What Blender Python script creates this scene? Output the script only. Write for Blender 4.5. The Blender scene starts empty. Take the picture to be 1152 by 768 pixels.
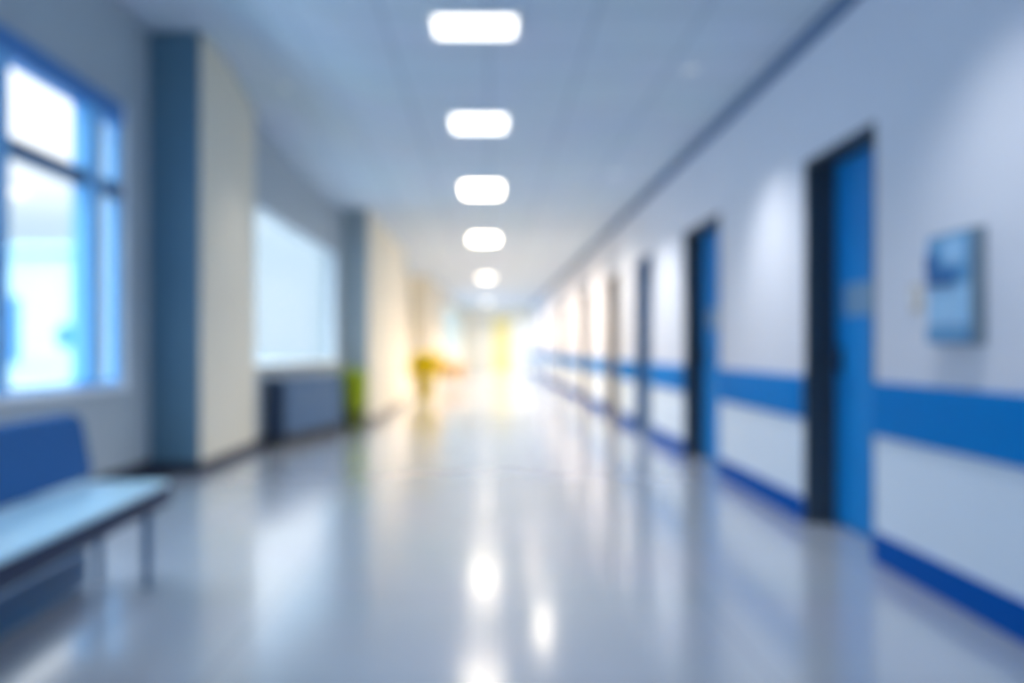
import bpy, bmesh, math, random
from mathutils import Vector, Matrix
random.seed(7)
SC = bpy.context.scene
COL = SC.collection
CAM = 1.05            # camera height
CEIL = 2.92           # flat ceiling height
RX = 1.91             # right wall face

# ------------------------------------------------------------------ materials
def srgb(r, g, b):
    f = lambda c: (c/255)/12.92 if c/255 <= .04045 else (((c/255)+.055)/1.055)**2.4
    return (f(r), f(g), f(b), 1)

def mat(name, rgb, rough=.5, metal=0, emit=None, strength=0, noise=0, nscale=8, bump=0, coat=0, spec=.5):
    m = bpy.data.materials.new(name); m.use_nodes = True
    nt = m.node_tree; b = nt.nodes['Principled BSDF']
    c = srgb(*rgb)
    b.inputs['Base Color'].default_value = c
    b.inputs['Roughness'].default_value = rough
    b.inputs['Metallic'].default_value = metal
    b.inputs['Coat Weight'].default_value = coat
    b.inputs['Specular IOR Level'].default_value = spec
    if emit:
        b.inputs['Emission Color'].default_value = (*emit, 1)
        b.inputs['Emission Strength'].default_value = strength
    if noise or bump:
        tc = nt.nodes.new('ShaderNodeTexCoord')
        n = nt.nodes.new('ShaderNodeTexNoise'); n.inputs['Scale'].default_value = nscale
        n.inputs['Detail'].default_value = 4
        nt.links.new(tc.outputs['Object'], n.inputs['Vector'])
        if noise:
            mx = nt.nodes.new('ShaderNodeMix'); mx.data_type = 'RGBA'
            mx.inputs[6].default_value = tuple(x*(1-noise) for x in c[:3]) + (1,)
            mx.inputs[7].default_value = tuple(min(1, x*(1+noise)) for x in c[:3]) + (1,)
            nt.links.new(n.outputs['Fac'], mx.inputs[0]); nt.links.new(mx.outputs[2], b.inputs['Base Color'])
        if bump:
            bp = nt.nodes.new('ShaderNodeBump'); bp.inputs['Strength'].default_value = bump
            bp.inputs['Distance'].default_value = .01
            nt.links.new(n.outputs['Fac'], bp.inputs['Height']); nt.links.new(bp.outputs['Normal'], b.inputs['Normal'])
    return m

def tile_mat(name, rgb, line, size, rough, wid, spec=.5, rvar=0):
    """square tile joints laid in object space"""
    m = mat(name, rgb, rough, spec=spec)
    nt = m.node_tree; b = nt.nodes['Principled BSDF']
    tc = nt.nodes.new('ShaderNodeTexCoord')
    br = nt.nodes.new('ShaderNodeTexBrick'); br.offset = 0; br.squash = 1
    br.inputs['Scale'].default_value = 1
    br.inputs['Brick Width'].default_value = size; br.inputs['Row Height'].default_value = size
    br.inputs['Mortar Size'].default_value = wid; br.inputs['Mortar Smooth'].default_value = .3
    c = srgb(*rgb)
    br.inputs['Color1'].default_value = c
    br.inputs['Color2'].default_value = tuple(x*.97 for x in c[:3]) + (1,)
    br.inputs['Mortar'].default_value = srgb(*line)
    nt.links.new(tc.outputs['Object'], br.inputs['Vector'])
    n = nt.nodes.new('ShaderNodeTexNoise'); n.inputs['Scale'].default_value = 1.3; n.inputs['Detail'].default_value = 5
    nt.links.new(tc.outputs['Object'], n.inputs['Vector'])
    mx = nt.nodes.new('ShaderNodeMix'); mx.data_type = 'RGBA'; mx.blend_type = 'MULTIPLY'
    mx.inputs[0].default_value = .12
    nt.links.new(br.outputs['Color'], mx.inputs[6]); nt.links.new(n.outputs['Color'], mx.inputs[7])
    nt.links.new(mx.outputs[2], b.inputs['Base Color'])
    if rvar:
        mr = nt.nodes.new('ShaderNodeMapRange')
        mr.inputs['To Min'].default_value = rough - rvar; mr.inputs['To Max'].default_value = rough + rvar
        nt.links.new(n.outputs['Fac'], mr.inputs['Value']); nt.links.new(mr.outputs['Result'], b.inputs['Roughness'])
    return m

M = dict(
    floor=tile_mat('polished_floor', (176, 185, 198), (150, 160, 174), .9, .19, .006, spec=1.0, rvar=.03),
    ceiling=tile_mat('ceiling_tile', (206, 219, 232), (176, 191, 206), .6, .8, .012, spec=.2),
    wall_r=mat('pale_wall_paint', (216, 222, 236), .5, noise=.02, nscale=2, spec=.4),
    wall_l=mat('grey_wall_paint', (178, 188, 194), .6, noise=.02, nscale=2, spec=.3),
    wainscot=mat('ice_blue_wainscot_paint', (220, 236, 254), .45, noise=.02, nscale=2),
    cream=mat('cream_wall_paint', (232, 224, 204), .6, noise=.02, nscale=2),
    colblue=mat('slate_blue_face_shade', (92, 128, 150), .6, noise=.03, nscale=3),  # pier fronts: shade of the camera-facing side put into the colour
    colgrey=mat('grey_slate_face_shade', (142, 156, 164), .6, noise=.03, nscale=3),
    stripe=mat('blue_guard_rail', (0, 126, 206), .6, noise=.03, spec=.05),
    skirt=mat('blue_skirting', (0, 86, 174), .6, noise=.03, spec=.05),
    dskirt=mat('dark_navy_skirting', (38, 42, 62), .5, noise=.03),
    cornice=mat('steel_blue_cornice', (84, 118, 158), .6),
    frame_dark=mat('dark_slate_frame', (54, 68, 80), .5, noise=.04),
    door=mat('blue_door_laminate', (6, 136, 216), .5, noise=.05, nscale=3, spec=.25),
    door_b=mat('steel_blue_haze_laminate', (92, 140, 178), .5, noise=.05, nscale=3),
    door_c=mat('taupe_haze_laminate', (150, 140, 130), .5, noise=.04),
    door_frame_c=mat('taupe_frame', (128, 118, 108), .5),
    steel=mat('brushed_steel', (176, 184, 192), .3, 1, noise=.04, nscale=30),
    dsteel=mat('dark_steel', (70, 78, 90), .35, .8),
    vision=mat('frosted_vision_panel', (112, 156, 196), .4),
    winframe=mat('sky_blue_window_frame', (112, 186, 240), .4),
    wintrans=mat('slate_transom', (70, 100, 135), .5),
    winhead=mat('blue_window_head', (66, 130, 196), .5),
    white=mat('white_sill', (232, 238, 244), .4),
    lampframe=mat('white_lamp_frame', (235, 238, 240), .4),
    bench_back=mat('royal_blue_upholstery', (0, 82, 142), .8, noise=.06, nscale=20, bump=.3),
    bench_seat=mat('pale_blue_vinyl', (184, 228, 250), .3, noise=.04, nscale=12, bump=.1, coat=.3),
    bench_edge=mat('navy_seat_shell', (6, 34, 70), .6),
    bench_rail=mat('teal_blue_steel', (36, 96, 140), .45, 0),
    cab=mat('slate_blue_cabinet', (72, 104, 138), .55, noise=.04),
    cab_shade=mat('navy_cabinet_shaded_end', (40, 62, 92), .5),
    plinth=mat('dark_plinth', (44, 48, 54), .6),
    leaf=mat('olive_green_leaf', (164, 178, 18), .5, noise=.25, nscale=14),
    leafy=mat('yellow_green_leaf', (255, 228, 40), .6, noise=.2, nscale=14),
    pot_g=mat('olive_glazed_pot', (116, 124, 30), .5),
    pot_y=mat('ochre_glazed_pot', (200, 180, 60), .4),
    soil=mat('potting_soil', (50, 38, 28), .9, noise=.3, nscale=40),
    orange=mat('tan_orange_fabric', (236, 196, 140), .6, noise=.05),
    yellow=mat('yellow_door_panel', (252, 238, 168), .5),
    pframe=mat('pale_frame', (240, 236, 226), .5),
    bluebox=mat('light_blue_plastic', (140, 192, 234), .35),
    midblue=mat('mid_blue_plastic', (80, 150, 204), .4),
    dkblue=mat('deep_blue_plastic', (10, 100, 168), .5),
    greybox=mat('grey_blue_plastic', (126, 146, 162), .5),
    beige=mat('beige_switch_plate', (206, 198, 188), .5),
    facade=mat('pale_render_facade', (176, 212, 226), .8, noise=.03, nscale=.5),
    facade_glass=mat('tinted_facade_glass', (60, 130, 190), .3),
    pave=mat('pale_paving', (138, 152, 162), .9, noise=.05, nscale=1),
)
def glass_mat():
    m = bpy.data.materials.new('clear_window_glass'); m.use_nodes = True
    nt = m.node_tree; nt.nodes.clear()
    o = nt.nodes.new('ShaderNodeOutputMaterial'); mx = nt.nodes.new('ShaderNodeMixShader')
    t = nt.nodes.new('ShaderNodeBsdfTransparent'); t.inputs[0].default_value = (.96, .98, 1, 1)
    g = nt.nodes.new('ShaderNodeBsdfGlossy'); g.inputs['Roughness'].default_value = .05
    mx.inputs[0].default_value = .05
    nt.links.new(t.outputs[0], mx.inputs[1]); nt.links.new(g.outputs[0], mx.inputs[2]); nt.links.new(mx.outputs[0], o.inputs[0])
    return m
M['glass'] = glass_mat()
M['floor'].node_tree.nodes['Principled BSDF'].inputs['Coat Weight'].default_value = .6
M['floor'].node_tree.nodes['Principled BSDF'].inputs['Coat Roughness'].default_value = .135

# ------------------------------------------------------------------ mesh helpers
def hexa(bm, p):
    """p: 8 corners, bottom four then top four, both in the same turn"""
    v = [bm.verts.new(q) for q in p]
    for f in ((0, 3, 2, 1), (4, 5, 6, 7), (0, 1, 5, 4), (1, 2, 6, 5), (2, 3, 7, 6), (3, 0, 4, 7)):
        bm.faces.new([v[i] for i in f])

def box(bm, x0, x1, y0, y1, z0, z1):
    hexa(bm, [(x0, y0, z0), (x1, y0, z0), (x1, y1, z0), (x0, y1, z0), (x0, y0, z1), (x1, y0, z1), (x1, y1, z1), (x0, y1, z1)])

def tube(bm, pts, r, seg=10):
    rings = []
    pts = [Vector(p) for p in pts]
    for i, p in enumerate(pts):
        d = (pts[min(i+1, len(pts)-1)] - pts[max(i-1, 0)]).normalized()
        a = d.orthogonal().normalized(); b = d.cross(a)
        if i and rings:      # keep the twist small
            pa = (rings[-1][0].co - pts[i-1]).normalized(); a = (pa - d*pa.dot(d)).normalized(); b = d.cross(a)
        rr = r[i] if isinstance(r, (list, tuple)) else r
        rings.append([bm.verts.new(p + (a*math.cos(2*math.pi*k/seg) + b*math.sin(2*math.pi*k/seg))*rr) for k in range(seg)])
    for A, B in zip(rings, rings[1:]):
        for k in range(seg):
            bm.faces.new((A[k], A[(k+1) % seg], B[(k+1) % seg], B[k]))
    bm.faces.new(rings[0][::-1]); bm.faces.new(rings[-1])

def lathe(bm, prof, seg=24, cx=0, cy=0):
    rings = [[bm.verts.new((cx + r*math.cos(2*math.pi*k/seg), cy + r*math.sin(2*math.pi*k/seg), z)) for k in range(seg)] for r, z in prof]
    for A, B in zip(rings, rings[1:]):
        for k in range(seg):
            bm.faces.new((A[k], A[(k+1) % seg], B[(k+1) % seg], B[k]))
    bm.faces.new(rings[0][::-1]); bm.faces.new(rings[-1])

def link(name, bm, m, parent=None, bevel=0, loc=None, smooth=False):
    me = bpy.data.meshes.new(name)
    bmesh.ops.recalc_face_normals(bm, faces=bm.faces)
    bm.to_mesh(me); bm.free()
    o = bpy.data.objects.new(name, me); COL.objects.link(o)
    me.materials.append(M[m] if isinstance(m, str) else m)
    if parent: o.parent = parent
    if loc: o.location = loc
    if bevel:
        b = o.modifiers.new('bevel', 'BEVEL'); b.width = bevel; b.segments = 2; b.limit_method = 'ANGLE'
    if smooth:
        for p in me.polygons: p.use_smooth = True
    return o

def boxes(name, m, lst, parent=None, bevel=0):
    bm = bmesh.new()
    for b in lst: box(bm, *b)
    return link(name, bm, m, parent, bevel)

def empty(name, loc=(0, 0, 0), rz=0):
    o = bpy.data.objects.new(name, None); COL.objects.link(o)
    o.location = loc; o.rotation_euler = (0, 0, rz); o.empty_display_size = .1
    return o

def tag(o, label, cat=None, group=None):
    o['label'] = label
    if cat: o['category'] = cat
    if group: o['group'] = group
    return o

def struct(o, label=None):
    o['kind'] = 'structure'
    if label: o['label'] = label; o['category'] = o.name.split('_')[0]
    return o

def copy_tree(o, parent=None):
    c = o.copy(); COL.objects.link(c)
    if parent: c.parent = parent
    for ch in [k for k in COL.objects if k.parent == o]:
        copy_tree(ch, c)
    return c

# ------------------------------------------------------------------ ceiling shape
def sm(t):
    t = max(0, min(1, t)); return t*t*(3-2*t)

def ceil_h(x, y):
    """flat over the corridor, lifting over the near left bay"""
    t = 0 if y > 11.5 else (1 if y < 7.5 else 1 - sm((y-7.5)/3.8))
    s = sm((-.75 - x)/1.6)
    return CEIL + .79*t*s

# ------------------------------------------------------------------ floor and ceiling
LX, Y0, YE = -3.2, -3.0, 40.0
struct(boxes('floor', 'floor', [(LX, 2.3, Y0, YE+.2, -.1, 0)]), 'polished grey-blue tiled corridor floor with long lamp reflections')
bm = bmesh.new()
xs = [LX + i*(2.3-LX)/30 for i in range(31)]
ys = [Y0 + i*.5 for i in range(32)] + [14, 20, 30, YE+.2]
g0 = [[bm.verts.new((x, y, ceil_h(x, y))) for y in ys] for x in xs]
g1 = [[bm.verts.new((x, y, ceil_h(x, y)+.12)) for y in ys] for x in xs]
for i in range(len(xs)-1):
    for j in range(len(ys)-1):
        bm.faces.new((g0[i][j], g0[i][j+1], g0[i+1][j+1], g0[i+1][j]))
        bm.faces.new((g1[i][j], g1[i+1][j], g1[i+1][j+1], g1[i][j+1]))
struct(link('ceiling', bm, 'ceiling', smooth=True), 'blue-grey tiled ceiling rising over the left window bay')

# ------------------------------------------------------------------ left wall runs
def run(name, m, p0, p1, thick, z1, openings=(), away=-1, label=None, z0=0, extra=()):
    """wall face from p0 to p1; thickness goes away from the corridor. openings: (s0, s1, sill, head at s0, head at s1)"""
    p0, p1 = Vector(p0), Vector(p1); L = (p1-p0).length; d = (p1-p0)/L; n = Vector((d.y, -d.x))*away
    bm = bmesh.new()
    def blk(s0, s1, a0, a1, b0, b1):
        q = [p0+d*s0, p0+d*s1, p0+d*s1+n*thick, p0+d*s0+n*thick]
        lo = (a0, a1, a1, a0); hi = (b0, b1, b1, b0)
        hexa(bm, [(*q[i], lo[i]) for i in range(4)] + [(*q[i], hi[i]) for i in range(4)])
    s = 0
    for (a, b, sill, h0, h1) in openings:
        if a > s: blk(s, a, z0, z0, z1, z1)
        if sill > z0: blk(a, b, z0, z0, sill, sill)
        blk(a, b, h0, h1, z1, z1)
        s = b
    if s < L - 1e-6: blk(s, L, z0, z0, z1, z1)
    return struct(link(name, bm, m), label)

WA = -2.85
run('wall_left', 'wall_l', (WA, Y0), (WA, 7.2), .2, 3.76, [(3.0-Y0, 6.66-Y0, .76, 2.92, 2.92)],
    label='grey-blue wall around the large near window')
# window bays further along: the wall closes in on the corridor
rw0, rw1 = Vector((-2.5, 8.85)), Vector((-1.96, 11.5))
rL = (rw1-rw0).length
def rs(y): return (y-8.85)/2.65*rL
run('wall_left_middle', 'wall_l', rw0, rw1, .2, 3.72, [(rs(8.98), rs(11.32), .87, 2.60, 2.30)],
    label='grey wall around the second window, above the low cabinet')
run('wall_left_recess', 'cream', (-2.0, 16.4), (-2.0, 22), .2, 3.0, label='cream wall of the far recess behind the yellow plant')
fw0, fw1 = Vector((-1.5, 27)), Vector((-1.2, YE))
fL = (fw1-fw0).length
def fs(y): return (y-27)/13*fL
run('wall_left_far', 'cream', fw0, fw1, .2, 3.0, [(fs(28.4), fs(37.1), .8, 2.5, 2.5)], label='cream far wall around the last bright window')

def pier(name, x0, x1, y0, y1, front, side, z, label):
    """projecting pier: camera-facing front coloured darker for its shade, cream return along the corridor"""
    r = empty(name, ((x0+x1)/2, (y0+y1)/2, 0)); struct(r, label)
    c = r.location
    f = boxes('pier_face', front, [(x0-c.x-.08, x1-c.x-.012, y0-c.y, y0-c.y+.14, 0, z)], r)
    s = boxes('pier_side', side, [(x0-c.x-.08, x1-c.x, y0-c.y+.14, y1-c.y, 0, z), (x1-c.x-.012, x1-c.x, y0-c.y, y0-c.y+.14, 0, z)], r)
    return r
pier('trim_1', WA, -2.41, 7.2, 8.85, 'colblue', 'cream', 3.70, 'tall near wall pier, face toned slate-blue for shade, cream side, between the two windows')
pier('trim_2', -1.96, -1.61, 11.5, 16.4, 'colgrey', 'cream', 2.95, 'second wall pier with face toned grey slate for shade, behind the upright green plant')
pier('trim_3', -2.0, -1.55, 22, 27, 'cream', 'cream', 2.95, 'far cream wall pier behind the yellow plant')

# dark skirting along the left
def skirt(name, m, p0, p1, h, t=.015, label=None):
    p0, p1 = Vector(p0), Vector(p1); d = (p1-p0).normalized(); n = Vector((d.y, -d.x))
    bm = bmesh.new(); q = [p0, p1, p1+n*t, p0+n*t]
    hexa(bm, [(*a, 0) for a in q] + [(*a, h) for a in q])
    return struct(link(name, bm, m, bevel=.004), label)
skirt('baseboard_left', 'dskirt', (WA, Y0), (WA, 7.2), .12, label='dark skirting under the near window')
skirt('baseboard_left_pier_face', 'dskirt', (WA, 7.2), (-2.41, 7.2), .10, label='dark skirting on the shade-toned slate-blue face of the near pier')
skirt('baseboard_left_pier_side', 'dskirt', (-2.41, 7.2), (-2.41, 8.85), .10, label='dark skirting on the cream side of the near pier')
skirt('baseboard_left_middle', 'dskirt', (-2.5, 8.85), (-1.96, 11.5), .10, label='dark skirting behind the low cabinet')
skirt('baseboard_left_far', 'door_frame_c', (-1.61, 11.5), (-1.61, 16.4), .10, label='taupe skirting along the cream side of the second pier')

# ------------------------------------------------------------------ right wall, doors
TH = .34
doors = [(4.24, 5.20), (7.10, 8.39), (10.1, 11.2), (12.6, 13.9), (16.6, 17.9), (21.5, 22.8), (28, 29.3)]
DH = 2.18
ops = [(a-Y0, b-Y0, 0, DH, DH) for a, b in doors]
run('wall_right', 'wall_r', (RX, Y0), (RX, YE), TH, CEIL, ops, away=1, label='pale lavender-white wall with the row of recessed doors')
run('wall_end', 'pframe', (-2.3, YE), (2.25, YE), .2, CEIL, [(2.3+.16, 2.3+1.02, 0, 2.5, 2.5), (2.3+1.12, 2.3+1.86, 0, 2.5, 2.5)], away=-1, label='bright end wall with the yellow door and the glazed door')
run('wall_back', 'wall_l', (-3.05, Y0), (2.25, Y0), .2, 3.76, [(.3, 5.0, .1, 3.2, 2.85)], away=1, label='wall behind the viewer with a wide glazed opening added for fill light')
r = empty('window_fill', (-.4, Y0-.1, 0)); struct(r, 'wide glazed front added behind the viewer for fill light')  # unseen glazing, added to let in blue fill from the sky
boxes('window_frame', 'winframe', [(x, x+.07, -.03, .03, .1, 2.85) for x in (-2.35, -.8, .75, 2.28)], r)
boxes('window_pane', 'glass', [(-2.28, 2.28, -.004, .004, .1, 2.85)], r)

segs = []; y = Y0
for a, b in doors: segs.append((y, a)); y = b
segs.append((y, YE))
names = ['beside the blue wall box and the nearest door', 'between the nearest and second doors', 'between the second and third doors',
         'between the third and fourth doors', 'between the fourth and fifth doors', 'between the fifth and sixth doors',
         'between the sixth and seventh doors', 'beyond the seventh door']
for i, (a, b) in enumerate(segs):
    bm = bmesh.new()
    # rail profile: flat board with rounded edges
    box(bm, RX-.022, RX, a, b, .625, .885)
    o = struct(link('trim_%d' % (10+i), bm, 'stripe', bevel=.008), 'wide blue wall guard strip ' + names[i])
    struct(boxes('trim_%d' % (20+i), 'wainscot', [(RX-.006, RX, a, b, .15, .625)]), 'ice-white lower wall panel ' + names[i])
    bm = bmesh.new(); box(bm, RX-.016, RX, a, b, 0, .15)
    struct(link('baseboard_right_%d' % (i+1), bm, 'skirt', bevel=.005), 'blue skirting ' + names[i])
struct(boxes('trim_4', 'cornice', [(RX-.05, RX, Y0, YE, CEIL-.075, CEIL)], bevel=.01), 'steel-blue cornice where the right wall meets the ceiling')

def make_door(i, a, b):
    w = b-a; root = empty('door_%d' % (i+1), (RX, (a+b)/2, 0))
    pale = i >= 3
    fr = 'frame_dark' if i < 2 else ('cornice' if i == 2 else 'door_frame_c')
    leaf = ['door', 'door', 'door_b', 'door_c', 'door_c', 'door_c', 'door_c'][i]  # third door onward: distance haze put into paler colours
    t = .03; D = .17
    boxes('door_frame', fr, [(.0, D+.03, -w/2, -w/2+t, 0, DH), (.0, D+.03, w/2-t, w/2, 0, DH), (.0, D+.03, -w/2+t, w/2-t, DH-t, DH),
                             (D-.02, D, -w/2+t, -w/2+t+.02, 0, DH-t), (D-.02, D, w/2-t-.02, w/2-t, 0, DH-t)], root, bevel=.003)
    lf = boxes('door_leaf', leaf, [(D, D+.045, -w/2+t, w/2-t, .01, DH-t)], root, bevel=.003)
    if i < 3:
        vp = boxes('vision_panel', 'vision', [(D-.008, D, -w*.30, w*.30, 1.24, 1.42)], root, bevel=.004)
        bm = bmesh.new(); hy = w/2-t-.09
        box(bm, D-.008, D, hy-.025, hy+.025, .90, 1.06)
        tube(bm, [(D-.005, hy, .98), (D-.05, hy, .98), (D-.055, hy-.02, .98), (D-.055, hy-.13, .98)], .010)
        link('door_handle', bm, 'dsteel', root, smooth=False)
        bm = bmesh.new()
        for z in (.3, 1.1, 1.9): tube(bm, [(D-.006, -w/2+t+.004, z-.05), (D-.006, -w/2+t+.004, z+.05)], .008)
        link('hinge', bm, 'dsteel', root)
    boxes('niche_back', 'plinth', [(TH-.02, TH, -w/2, w/2, 0, DH)], root)
    which = ['nearest blue door recessed in a dark frame, left of the wall box', 'second blue door down the wall, in a dark frame',
             'third door down the wall, steel blue in a slim grey frame', 'fourth door down the wall, haze-paled taupe brown',
             'fifth door down the wall, pale and narrow with distance', 'sixth door down the wall', 'seventh and last door on that wall'][i]
    return struct(root, which)
for i, (a, b) in enumerate(doors): make_door(i, a, b)

# end doors
r = empty('door_8', (.59, YE+.05, 0)); struct(r, 'tall bright yellow door at the end of the corridor')
boxes('door_leaf', 'yellow', [(-.41, .41, 0, .045, .01, 2.48)], r, .004)
bm = bmesh.new(); tube(bm, [(.32, 0, 1), (.32, -.05, 1), (.20, -.05, 1)], .012); link('door_handle', bm, 'steel', r)
r = empty('door_9', (1.49, YE+.05, 0)); struct(r, 'glazed white door full of daylight beside the yellow end door')
boxes('door_frame', 'pframe', [(-.36, -.28, 0, .05, .01, 2.48), (.28, .36, 0, .05, .01, 2.48), (-.28, .28, 0, .05, 2.38, 2.48), (-.28, .28, 0, .05, .01, .12)], r, .003)
boxes('glass_pane', 'glass', [(-.28, .28, .02, .028, .12, 2.38)], r)

# ------------------------------------------------------------------ windows
r = empty('window_1', (WA, 0, 0)); struct(r, 'large near window with thick blue mullion and slate transom')
y0, y1, z0, z1 = 3.0, 6.66, .76, 2.92
X = -.02
boxes('window_frame', 'winframe', [(X-.06, X, y0, y0+.07, z0, z1), (X-.06, X, y1-.05, y1, z0, z1), (X-.06, X, y0+.07, y1-.05, z0, z0+.05)], r, .004)
boxes('frame_head', 'winhead', [(X-.06, X+.06, y0+.07, y1-.05, z1-.15, z1)], r, .004)
for yy in (4.93, 6.12): boxes('mullion', 'winframe', [(X-.06, X+.07, yy-.085, yy+.085, z0+.05, z1-.15)], r, .004)
boxes('transom', 'wintrans', [(X-.05, X+.05, a, b, 2.20, 2.30) for a, b in ((y0+.07, 4.845), (5.015, 6.035), (6.205, y1-.05))], r, .003)
boxes('window_pane', 'glass', [(X-.035, X-.028, y0+.07, y1-.05, z0+.05, z1-.15)], r)
boxes('casing', 'white', [(0, .02, y1, y1+.09, z0, z1+.02)], r, .004)
boxes('window_sill', 'white', [(X, .05, y0-.04, y1+.04, z0-.03, z0+.012)], r, .006)

def slanted_window(nm, label, p0, d, a, b, sill, h0, h1, off=.03, t=.03, mul=True):
    """window in an oblique wall; frame strips follow the sloping head"""
    n = Vector((-d.y, d.x))       # outwards
    ang = 0
    root = empty(nm, (*(p0+d*(a+b)/2), 0)); struct(root, label); c = root.location.xy
    def strip(bm, s0, s1, a0, a1, b0, b1, o0, o1):
        q = [p0+d*s0+n*o0-c, p0+d*s1+n*o0-c, p0+d*s1+n*o1-c, p0+d*s0+n*o1-c]
        hexa(bm, [(*q[0], a0), (*q[1], a1), (*q[2], a1), (*q[3], a0), (*q[0], b0), (*q[1], b1), (*q[2], b1), (*q[3], b0)])
    hh = lambda s: h0 + (h1-h0)*(s-a)/(b-a)
    bm = bmesh.new()
    strip(bm, a, a+t, sill, sill, hh(a), hh(a+t), off, off+.05)
    strip(bm, b-t, b, sill, sill, hh(b-t), hh(b), off, off+.05)
    strip(bm, a+t, b-t, sill, sill, sill+t, sill+t, off, off+.05)
    strip(bm, a+t, b-t, hh(a+t)-t, hh(b-t)-t, hh(a+t), hh(b-t), off, off+.05)
    link('window_frame', bm, 'white', root)
    bm = bmesh.new(); strip(bm, a+t, b-t, sill+t, sill+t, hh(a+t)-t, hh(b-t)-t, off+.02, off+.026)
    link('window_pane', bm, 'glass', root)
    bm = bmesh.new(); strip(bm, a-.03, b+.03, sill-.03, sill-.03, sill+.012, sill+.012, -.05, off)
    link('window_sill', bm, 'cream', root)
slanted_window('window_2', 'second window, plain and glowing pale blue above the low cabinet', rw0, (rw1-rw0)/rL, rs(8.98), rs(11.32), .87, 2.60, 2.30)
slanted_window('window_3', 'last white window near the end of the corridor', fw0, (fw1-fw0)/fL, fs(28.4), fs(37.1), .8, 2.5, 2.5)

# ------------------------------------------------------------------ ceiling lamps
def lamp_mat(name, col, st):
    return mat(name, (240, 240, 240), .5, emit=col, strength=st)
cool = (.80, .90, 1.0); neut = (1, .97, .92); warm = (1, .87, .70); far = (1, .78, .59)
lamps = [(-.5, .50, .5, cool, 5), (2.2, .50, .5, cool, 5), (4.93, .46, .33, neut, 1.9), (7.05, .43, .5, neut, 2.4), (10.0, .43, .8, warm, 8),  # first two unseen, added along the row as near fill
         (14.5, .42, .8, warm, 12), (22.5, .36, .9, warm, 5), (34, .30, 1.0, warm, 3)]
lab = ['added square ceiling light behind the viewer', 'added square ceiling light overhead, in front of the first bench end',
       'largest bright ceiling light, nearest of the row in view', 'second ceiling light of the row, before the near pier',
       'third ceiling light of the row, beside the second window', 'fourth ceiling light of the row, softly glowing warm white',
       'fifth ceiling light of the row, small warm glow', 'last ceiling light, right before the end wall']
lm = {}
for (y, w, l, c, s), lb in zip(lamps, lab):
    root = empty('ceiling_light', (-.08, y, CEIL)); tag(root, lb, 'ceiling light', 'row of ceiling lights')
    f = .03
    boxes('frame', 'lampframe', [(-w/2-f, -w/2, -l/2-f, l/2+f, -.03, -.001), (w/2, w/2+f, -l/2-f, l/2+f, -.03, -.001),
                                 (-w/2, w/2, -l/2-f, -l/2, -.03, -.001), (-w/2, w/2, l/2, l/2+f, -.03, -.001)], root, .004)
    k = (c, s)
    if k not in lm: lm[k] = lamp_mat('lamp_diffuser_%d' % len(lm), c, s)
    boxes('diffuser', lm[k], [(-w/2, w/2, -l/2, l/2, -.022, -.001)], root)

# ------------------------------------------------------------------ added fill lights, built as recessed downlights; a few follow wall scallops
glow = {}
def downlight(x, y, col, power, label, tx=0, cone=95, grp='added fill lights by the walls'):
    h = ceil_h(x, y)
    root = empty('downlight', (x, y, h)); tag(root, label, 'downlight', grp)
    bm = bmesh.new(); lathe(bm, [(.045, -.004), (.045, .0), (.06, .0), (.06, -.002), (.056, -.004)], 24)
    link('trim_ring', bm, 'lampframe', root)
    if 'lens' not in glow: glow['lens'] = mat('downlight_lens', (240, 238, 230), .4, emit=(.8, .92, 1), strength=.16)
    bm = bmesh.new(); lathe(bm, [(.040, -.004), (.040, -.009), (.03, -.012), (.01, -.0135)], 20)
    link('lens', bm, glow['lens'], root)
    sp = bpy.data.lights.new('lamp', 'SPOT'); sp.energy = power; sp.color = col; sp.spot_size = math.radians(cone); sp.spot_blend = .8
    sp.shadow_soft_size = .05
    o = bpy.data.objects.new('spot_lamp', sp); COL.objects.link(o); o.parent = root; o.location = (0, 0, -.03)
    o.rotation_euler = (0, math.radians(tx), 0)
DR = [(3.1, neut, 60), (5.75, neut, 115), (9.2, neut, 170), (11.9, warm, 150), (15.2, far, 290), (19.5, far, 400), (25, far, 430), (31, far, 420), (37.5, warm, 300)]
where = ['first', 'second', 'third', 'fourth', 'fifth', 'sixth', 'seventh', 'eighth', 'ninth']
for (y, c, p), n in zip(DR, where):
    near = y < 11
    downlight(1.35 if near else .75, y, c, p, 'small added fill light by the door wall, %s down the corridor' % n, 16 if near else 0, 120 if near else 155)
DL = [(-1.9, 8.1, neut, 50), (-.8, 13.4, warm, 100), (-.35, 16.5, far, 420), (-.35, 21, far, 460), (-.35, 26, far, 480), (-.3, 32, far, 460), (-.3, 37.0, warm, 400)]
for (x, y, c, p), n in zip(DL, where): downlight(x, y, c, p, 'small added fill light on the window side, %s down the corridor' % n, -15 if y < 14 else 0, 95)
downlight(-1.55, 3.3, cool, 90, 'small added fill light above the long blue bench', 0, 42)  # added to brighten the bench seat

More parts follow.
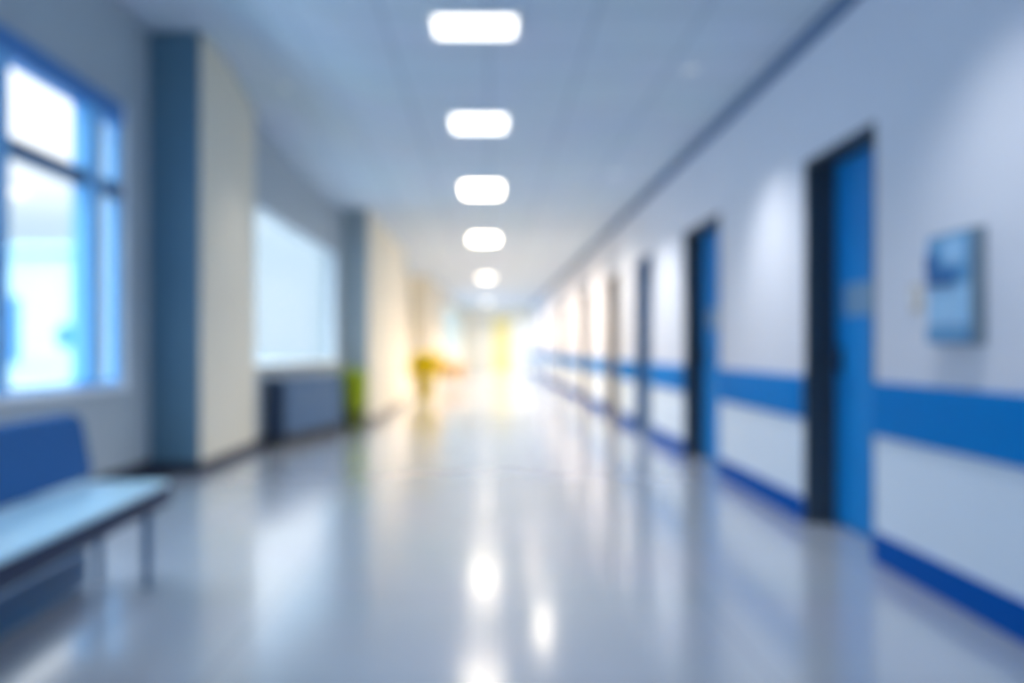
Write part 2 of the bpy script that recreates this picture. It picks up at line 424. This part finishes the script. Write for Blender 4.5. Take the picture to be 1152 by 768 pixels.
# ------------------------------------------------------------------ benches
def cushion(bm, x0, x1, y0, y1, z0, z1, crown=.012, n=6):
    """upholstered pad with a slight crown"""
    top = []; bot = []
    for i in range(n+1):
        u = i/n; x = x0+(x1-x0)*u
        tr = []; br = []
        for j in range(n+1):
            v = j/n; y = y0+(y1-y0)*v
            k = crown*(1-(2*u-1)**4)*(1-(2*v-1)**8)
            tr.append(bm.verts.new((x, y, z1-crown+k))); br.append(bm.verts.new((x, y, z0)))
        top.append(tr); bot.append(br)
    for i in range(n):
        for j in range(n):
            bm.faces.new((top[i][j], top[i+1][j], top[i+1][j+1], top[i][j+1]))
            bm.faces.new((bot[i][j], bot[i][j+1], bot[i+1][j+1], bot[i+1][j]))
    for j in range(n):
        bm.faces.new((top[0][j], top[0][j+1], bot[0][j+1], bot[0][j]))
        bm.faces.new((top[n][j], bot[n][j], bot[n][j+1], top[n][j+1]))
        bm.faces.new((top[j][0], bot[j][0], bot[j+1][0], top[j+1][0]))
        bm.faces.new((top[j][n], top[j+1][n], bot[j+1][n], bot[j][n]))

def make_bench():
    """far end at local y 0, running towards -y; back at -x. Origin on the floor under the far front edge"""
    root = empty('waiting_bench', (-1.45, 3.92, 0), math.radians(2))
    L = 2.6; W = .42
    boxes('seat_shell', 'bench_edge', [(-W, 0, -L, 0, .345, .425)], root, .012)
    bm = bmesh.new(); cushion(bm, -W+.01, -.008, -L+.01, -.008, .425, .462); link('seat', bm, 'bench_seat', root, .008, smooth=True)
    # back: padded, leaning back, rounded far corner
    bm = bmesh.new()
    prof = []
    H0, H1 = .47, .765
    for (yy, zz) in [(-L, H0), (-.05, H0), (-.02, H0+.03), (-.03, H1-.05), (-.06, H1-.012), (-.11, H1), (-L, H1)]:
        prof.append((yy, zz))
    lean = lambda z: -(z-H0)*.16
    A = [bm.verts.new((-W+.085+lean(z), y, z)) for y, z in prof]
    B = [bm.verts.new((-W+.015+lean(z), y, z)) for y, z in prof]
    bm.faces.new(A); bm.faces.new(B[::-1])
    for k in range(len(prof)):
        k2 = (k+1) % len(prof); bm.faces.new((A[k], B[k], B[k2], A[k2]))
    link('backrest', bm, 'bench_back', root, .018)
    for yy in (-.45, -L+.4):
        boxes('back_bracket', 'bench_rail', [(-W-.02, -W+.012, yy-.02, yy+.02, .36, .58)], root, .004)
    for yy in (-.14, -L+.2):
        for xx in (-.06, -W+.12):
            ly = yy + (.08 if xx < -.1 and yy > -1 else 0)
            bm = bmesh.new(); tube(bm, [(xx, ly, .36), (xx, ly, .0)], [.021, .018], 12); link('leg', bm, 'bench_rail', root, smooth=True)
    boxes('support_rail', 'bench_rail', [(-W/2-.03, -W/2+.03, -L+.05, -.05, .335, .385)], root, .005)
    boxes('base_rail', 'bench_rail', [(-W+.04, -W+.11, -L+.22, -.14, .02, .17)], root, .01)
    return root
b0 = make_bench()
tag(b0, 'long blue padded waiting bench with backrest below the near window', 'bench')

# low cabinet under the second window
d = (rw1-rw0)/rL; ang = math.atan2(d.y, d.x) - math.pi/2
cb = empty('low_cabinet', (-2.10, 9.35, 0), ang)      # local +y along the wall, +x into the corridor
cb.location = (-2.42, 9.2, 0)
tag(cb, 'low slate-blue cabinet on a dark plinth under the second window', 'cabinet')
L = 1.60
boxes('body', 'cab_shade', [(.02, .25, 0, L, .12, .70)], cb, .004)  # end face coloured darker to carry its shade
boxes('cabinet_top', 'cab', [(.01, .275, -.01, L+.01, .70, .73)], cb, .005)
boxes('plinth', 'plinth', [(.03, .235, .02, L-.02, 0, .12)], cb)
for k in range(3):
    dd = boxes('door', 'cab', [(.25, .268, k*L/3+.006, (k+1)*L/3-.006, .13, .69)], cb, .003)
    bm = bmesh.new(); yy = (k+1)*L/3-.06
    tube(bm, [(.268, yy, .45), (.288, yy, .45), (.288, yy, .57), (.268, yy, .57)], .005, 8); link('handle', bm, 'steel', dd)

# ------------------------------------------------------------------ plants
def leaf_blade(bm, base, ang, lean, h, w, curl=.1, n=7):
    """upright sword leaf with thickness"""
    d = Vector((math.cos(ang), math.sin(ang), 0)); s = Vector((-math.sin(ang), math.cos(ang), 0))
    L = []; R = []; F = []
    for i in range(n+1):
        t = i/n
        c = Vector(base) + d*(lean*t + curl*t*t) + Vector((0, 0, h*(t - .12*curl*t*t)))
        ww = w*(.55+.9*t-1.45*t**3)*.5 + .001
        tw = s*math.cos(t*.8) + d*math.sin(t*.8)*.5
        L.append(bm.verts.new(c - tw*ww)); R.append(bm.verts.new(c + tw*ww)); F.append(bm.verts.new(c + d*.004 + d*ww*.25))
    for i in range(n):
        bm.faces.new((L[i], F[i], F[i+1], L[i+1])); bm.faces.new((F[i], R[i], R[i+1], F[i+1]))
        bm.faces.new((R[i], L[i], L[i+1], R[i+1]))

def pot(root, m, r, h):
    bm = bmesh.new()
    lathe(bm, [(r*.72, 0), (r*.78, .01), (r*.98, h*.86), (r*1.06, h*.88), (r*1.06, h), (r*.93, h), (r*.90, h*.9)], 28)
    link('pot', bm, m, root, smooth=True)
    bm = bmesh.new(); lathe(bm, [(r*.86, h*.82), (r*.86, h*.915), (r*.5, h*.93)], 20); link('soil', bm, 'soil', root)

snake = empty('potted_plant', (-1.75, 11.24, 0)); tag(snake, 'slim upright olive-green plant standing against the second pier', 'plant')
pot(snake, 'pot_g', .14, .26)
bm = bmesh.new()
for k in range(130):
    a = random.uniform(0, 6.28); rr = random.uniform(.02, .13)
    leaf_blade(bm, (rr*math.cos(a), rr*math.sin(a), .22), a, random.uniform(.0, .05), random.uniform(.36, .62), random.uniform(.05, .08), .02)
link('foliage', bm, 'leaf', snake)

def bushy(root, r, zc, n, m):
    bm = bmesh.new()
    for k in range(n):
        a = random.uniform(0, 6.28); el = random.uniform(-.5, 1.4)
        tip = Vector((math.cos(a)*math.cos(el)*r, math.sin(a)*math.cos(el)*r, zc + math.sin(el)*r*.85))*random.uniform(.75, 1.0)
        tip.z = max(tip.z, .40)
        base = Vector((0, 0, .33)); dirv = tip-base
        s = dirv.cross(Vector((0, 0, 1)))
        s = s.normalized() if s.length > 1e-4 else Vector((1, 0, 0))
        pts = []
        for i in range(6):
            t = i/5
            c = base + dirv*t + Vector((0, 0, .10*math.sin(math.pi*t)))
            wd = .075*math.sin(math.pi*min(1, .15+t*.85))+.004
            pts.append((bm.verts.new(c-s*wd), bm.verts.new(c+Vector((0, 0, .012))), bm.verts.new(c+s*wd)))
        for p, q in zip(pts, pts[1:]):
            bm.faces.new((p[0], p[1], q[1], q[0])); bm.faces.new((p[1], p[2], q[2], q[1]))
    return link('foliage', bm, m, root)
yp = empty('potted_plant', (-1.37, 18.4, 0)); tag(yp, 'bushy yellow-green plant in an ochre pot further down the left side', 'plant')
pot(yp, 'pot_y', .19, .38); bushy(yp, .46, .68, 330, 'leafy')

# tan armchair beyond the yellow plant
ch = empty('armchair', (-1.02, 24.2, 0), math.radians(78)); tag(ch, 'tan orange armchair beyond the yellow plant', 'armchair')
# local: faces -y
boxes('seat', 'orange', [(-.25, .25, -.28, .22, .26, .44)], ch, .03)
boxes('backrest', 'orange', [(-.31, .31, .20, .34, .26, .92)], ch, .04)
for s in (-1, 1):
    boxes('armrest', 'orange', [(min(s*.26, s*.36), max(s*.26, s*.36), -.30, .20, .22, .62)], ch, .03)
    for yy in (-.24, .26):
        bm = bmesh.new(); tube(bm, [(s*.27, yy, .27), (s*.29, yy, 0)], [.022, .014], 10); link('leg', bm, 'door_frame_c', ch, smooth=True)

# ------------------------------------------------------------------ wall box and switch
wb = empty('wall_dispenser', (RX, 3.465, 1.07)); tag(wb, 'light blue box with a dark spout, fixed to the wall near the nearest door', 'wall dispenser')
boxes('back_plate', 'greybox', [(-.014, 0, -.172, .172, -.005, .455)], wb, .004)
boxes('casing', 'greybox', [(-.052, -.014, -.165, .165, 0, .45)], wb, .006)
boxes('upper_cover', 'midblue', [(-.060, -.052, -.155, .160, .24, .44)], wb, .003)
boxes('lower_cover', 'bluebox', [(-.060, -.052, -.155, .155, .075, .235)], wb, .003)
boxes('drip_tray', 'midblue', [(-.066, -.052, -.155, .158, .005, .07)], wb, .004)
bm = bmesh.new()
box(bm, -.075, -.060, -.06, .15, .24, .30); box(bm, -.075, -.060, .07, .155, .30, .37)
link('spout', bm, 'dkblue', wb, .008)
boxes('display', 'bluebox', [(-.064, -.060, -.13, .03, .32, .42)], wb, .002)

sw = empty('light_switch', (RX, 3.83, 1.275)); tag(sw, 'small beige switch plate between the nearest door and the wall box', 'light switch')
boxes('plate', 'beige', [(-.010, 0, -.045, .045, -.06, .06)], sw, .004)
boxes('rocker', 'white', [(-.016, -.010, -.018, .018, -.03, .03)], sw, .002)

# ------------------------------------------------------------------ outside
struct(boxes('ground', 'pave', [(-90, -3.3, -30, 110, -.55, -.45)]), 'pale paving outside the windows')
bd = empty('building', (-22, 40, -.45)); tag(bd, 'pale building across the paving, seen through the near window', 'building')
boxes('wall', 'facade', [(-14, 7.4, 0, 10, 0, 6.0)], bd)
boxes('roof', 'facade', [(-14.3, 7.7, -.3, 10.3, 6.0, 6.35)], bd)
for (a, b, z0_, z1_) in ((-.9, .15, .9, 3.9), (1.9, 2.9, 1.6, 2.6), (-4.5, -3.4, .9, 3.9), (5, 6, 1.6, 2.6)):
    f = boxes('window', 'facade_glass', [(a, b, -.06, 0, z0_, z1_)], bd)

# ------------------------------------------------------------------ world
w = bpy.data.worlds.new('sky'); SC.world = w; w.use_nodes = True
nt = w.node_tree; bg = nt.nodes['Background']
tc = nt.nodes.new('ShaderNodeTexCoord'); sp = nt.nodes.new('ShaderNodeSeparateXYZ'); rp = nt.nodes.new('ShaderNodeValToRGB')
nt.links.new(tc.outputs['Generated'], sp.inputs[0]); nt.links.new(sp.outputs['Z'], rp.inputs[0]); nt.links.new(rp.outputs[0], bg.inputs[0])
e = rp.color_ramp.elements
e[0].position = 0; e[0].color = (.36, .47, .55, 1)
e[1].position = .13; e[1].color = (.40, .51, .59, 1)
for p, c in ((.20, (.9, .92, .93, 1)), (.36, (1.1, 1.15, 1.2, 1)), (.6, (3.6, 4.1, 4.4, 1))):
    q = e.new(p); q.color = c
# brighter hazy glow low over the far side of the building
gm = nt.nodes.new('ShaderNodeMapRange'); gm.inputs['From Min'].default_value = .988; gm.inputs['From Max'].default_value = .996
nt.links.new(sp.outputs['Y'], gm.inputs['Value'])
gx = nt.nodes.new('ShaderNodeMix'); gx.data_type = 'RGBA'; gx.inputs[7].default_value = (.68, .68, .65, 1)
nt.links.new(gm.outputs['Result'], gx.inputs[0]); nt.links.new(rp.outputs[0], gx.inputs[6]); nt.links.new(gx.outputs[2], bg.inputs[0])
bg.inputs[1].default_value = 1.25

# ------------------------------------------------------------------ camera
cam = bpy.data.cameras.new('camera'); co = bpy.data.objects.new('camera', cam); COL.objects.link(co)
co.location = (0, 0, CAM); co.rotation_euler = (math.radians(90), 0, 0)
cam.sensor_width = 36; cam.lens = 966/1152*36
cam.shift_x = 26/1152; cam.shift_y = 8/1152
cam.dof.use_dof = True; cam.dof.focus_distance = .35; cam.dof.aperture_fstop = 3.5
cam.clip_start = .05; cam.clip_end = 300
SC.camera = co

SC.view_settings.view_transform = 'Standard'; SC.view_settings.look = 'None'
SC.view_settings.gamma = 1; SC.view_settings.use_curve_mapping = False
SC.view_settings.exposure = .56
SC.cycles.use_denoising = True
SC.cycles.max_bounces = 8; SC.cycles.diffuse_bounces = 6; SC.cycles.glossy_bounces = 4
SC.cycles.sample_clamp_indirect = 6
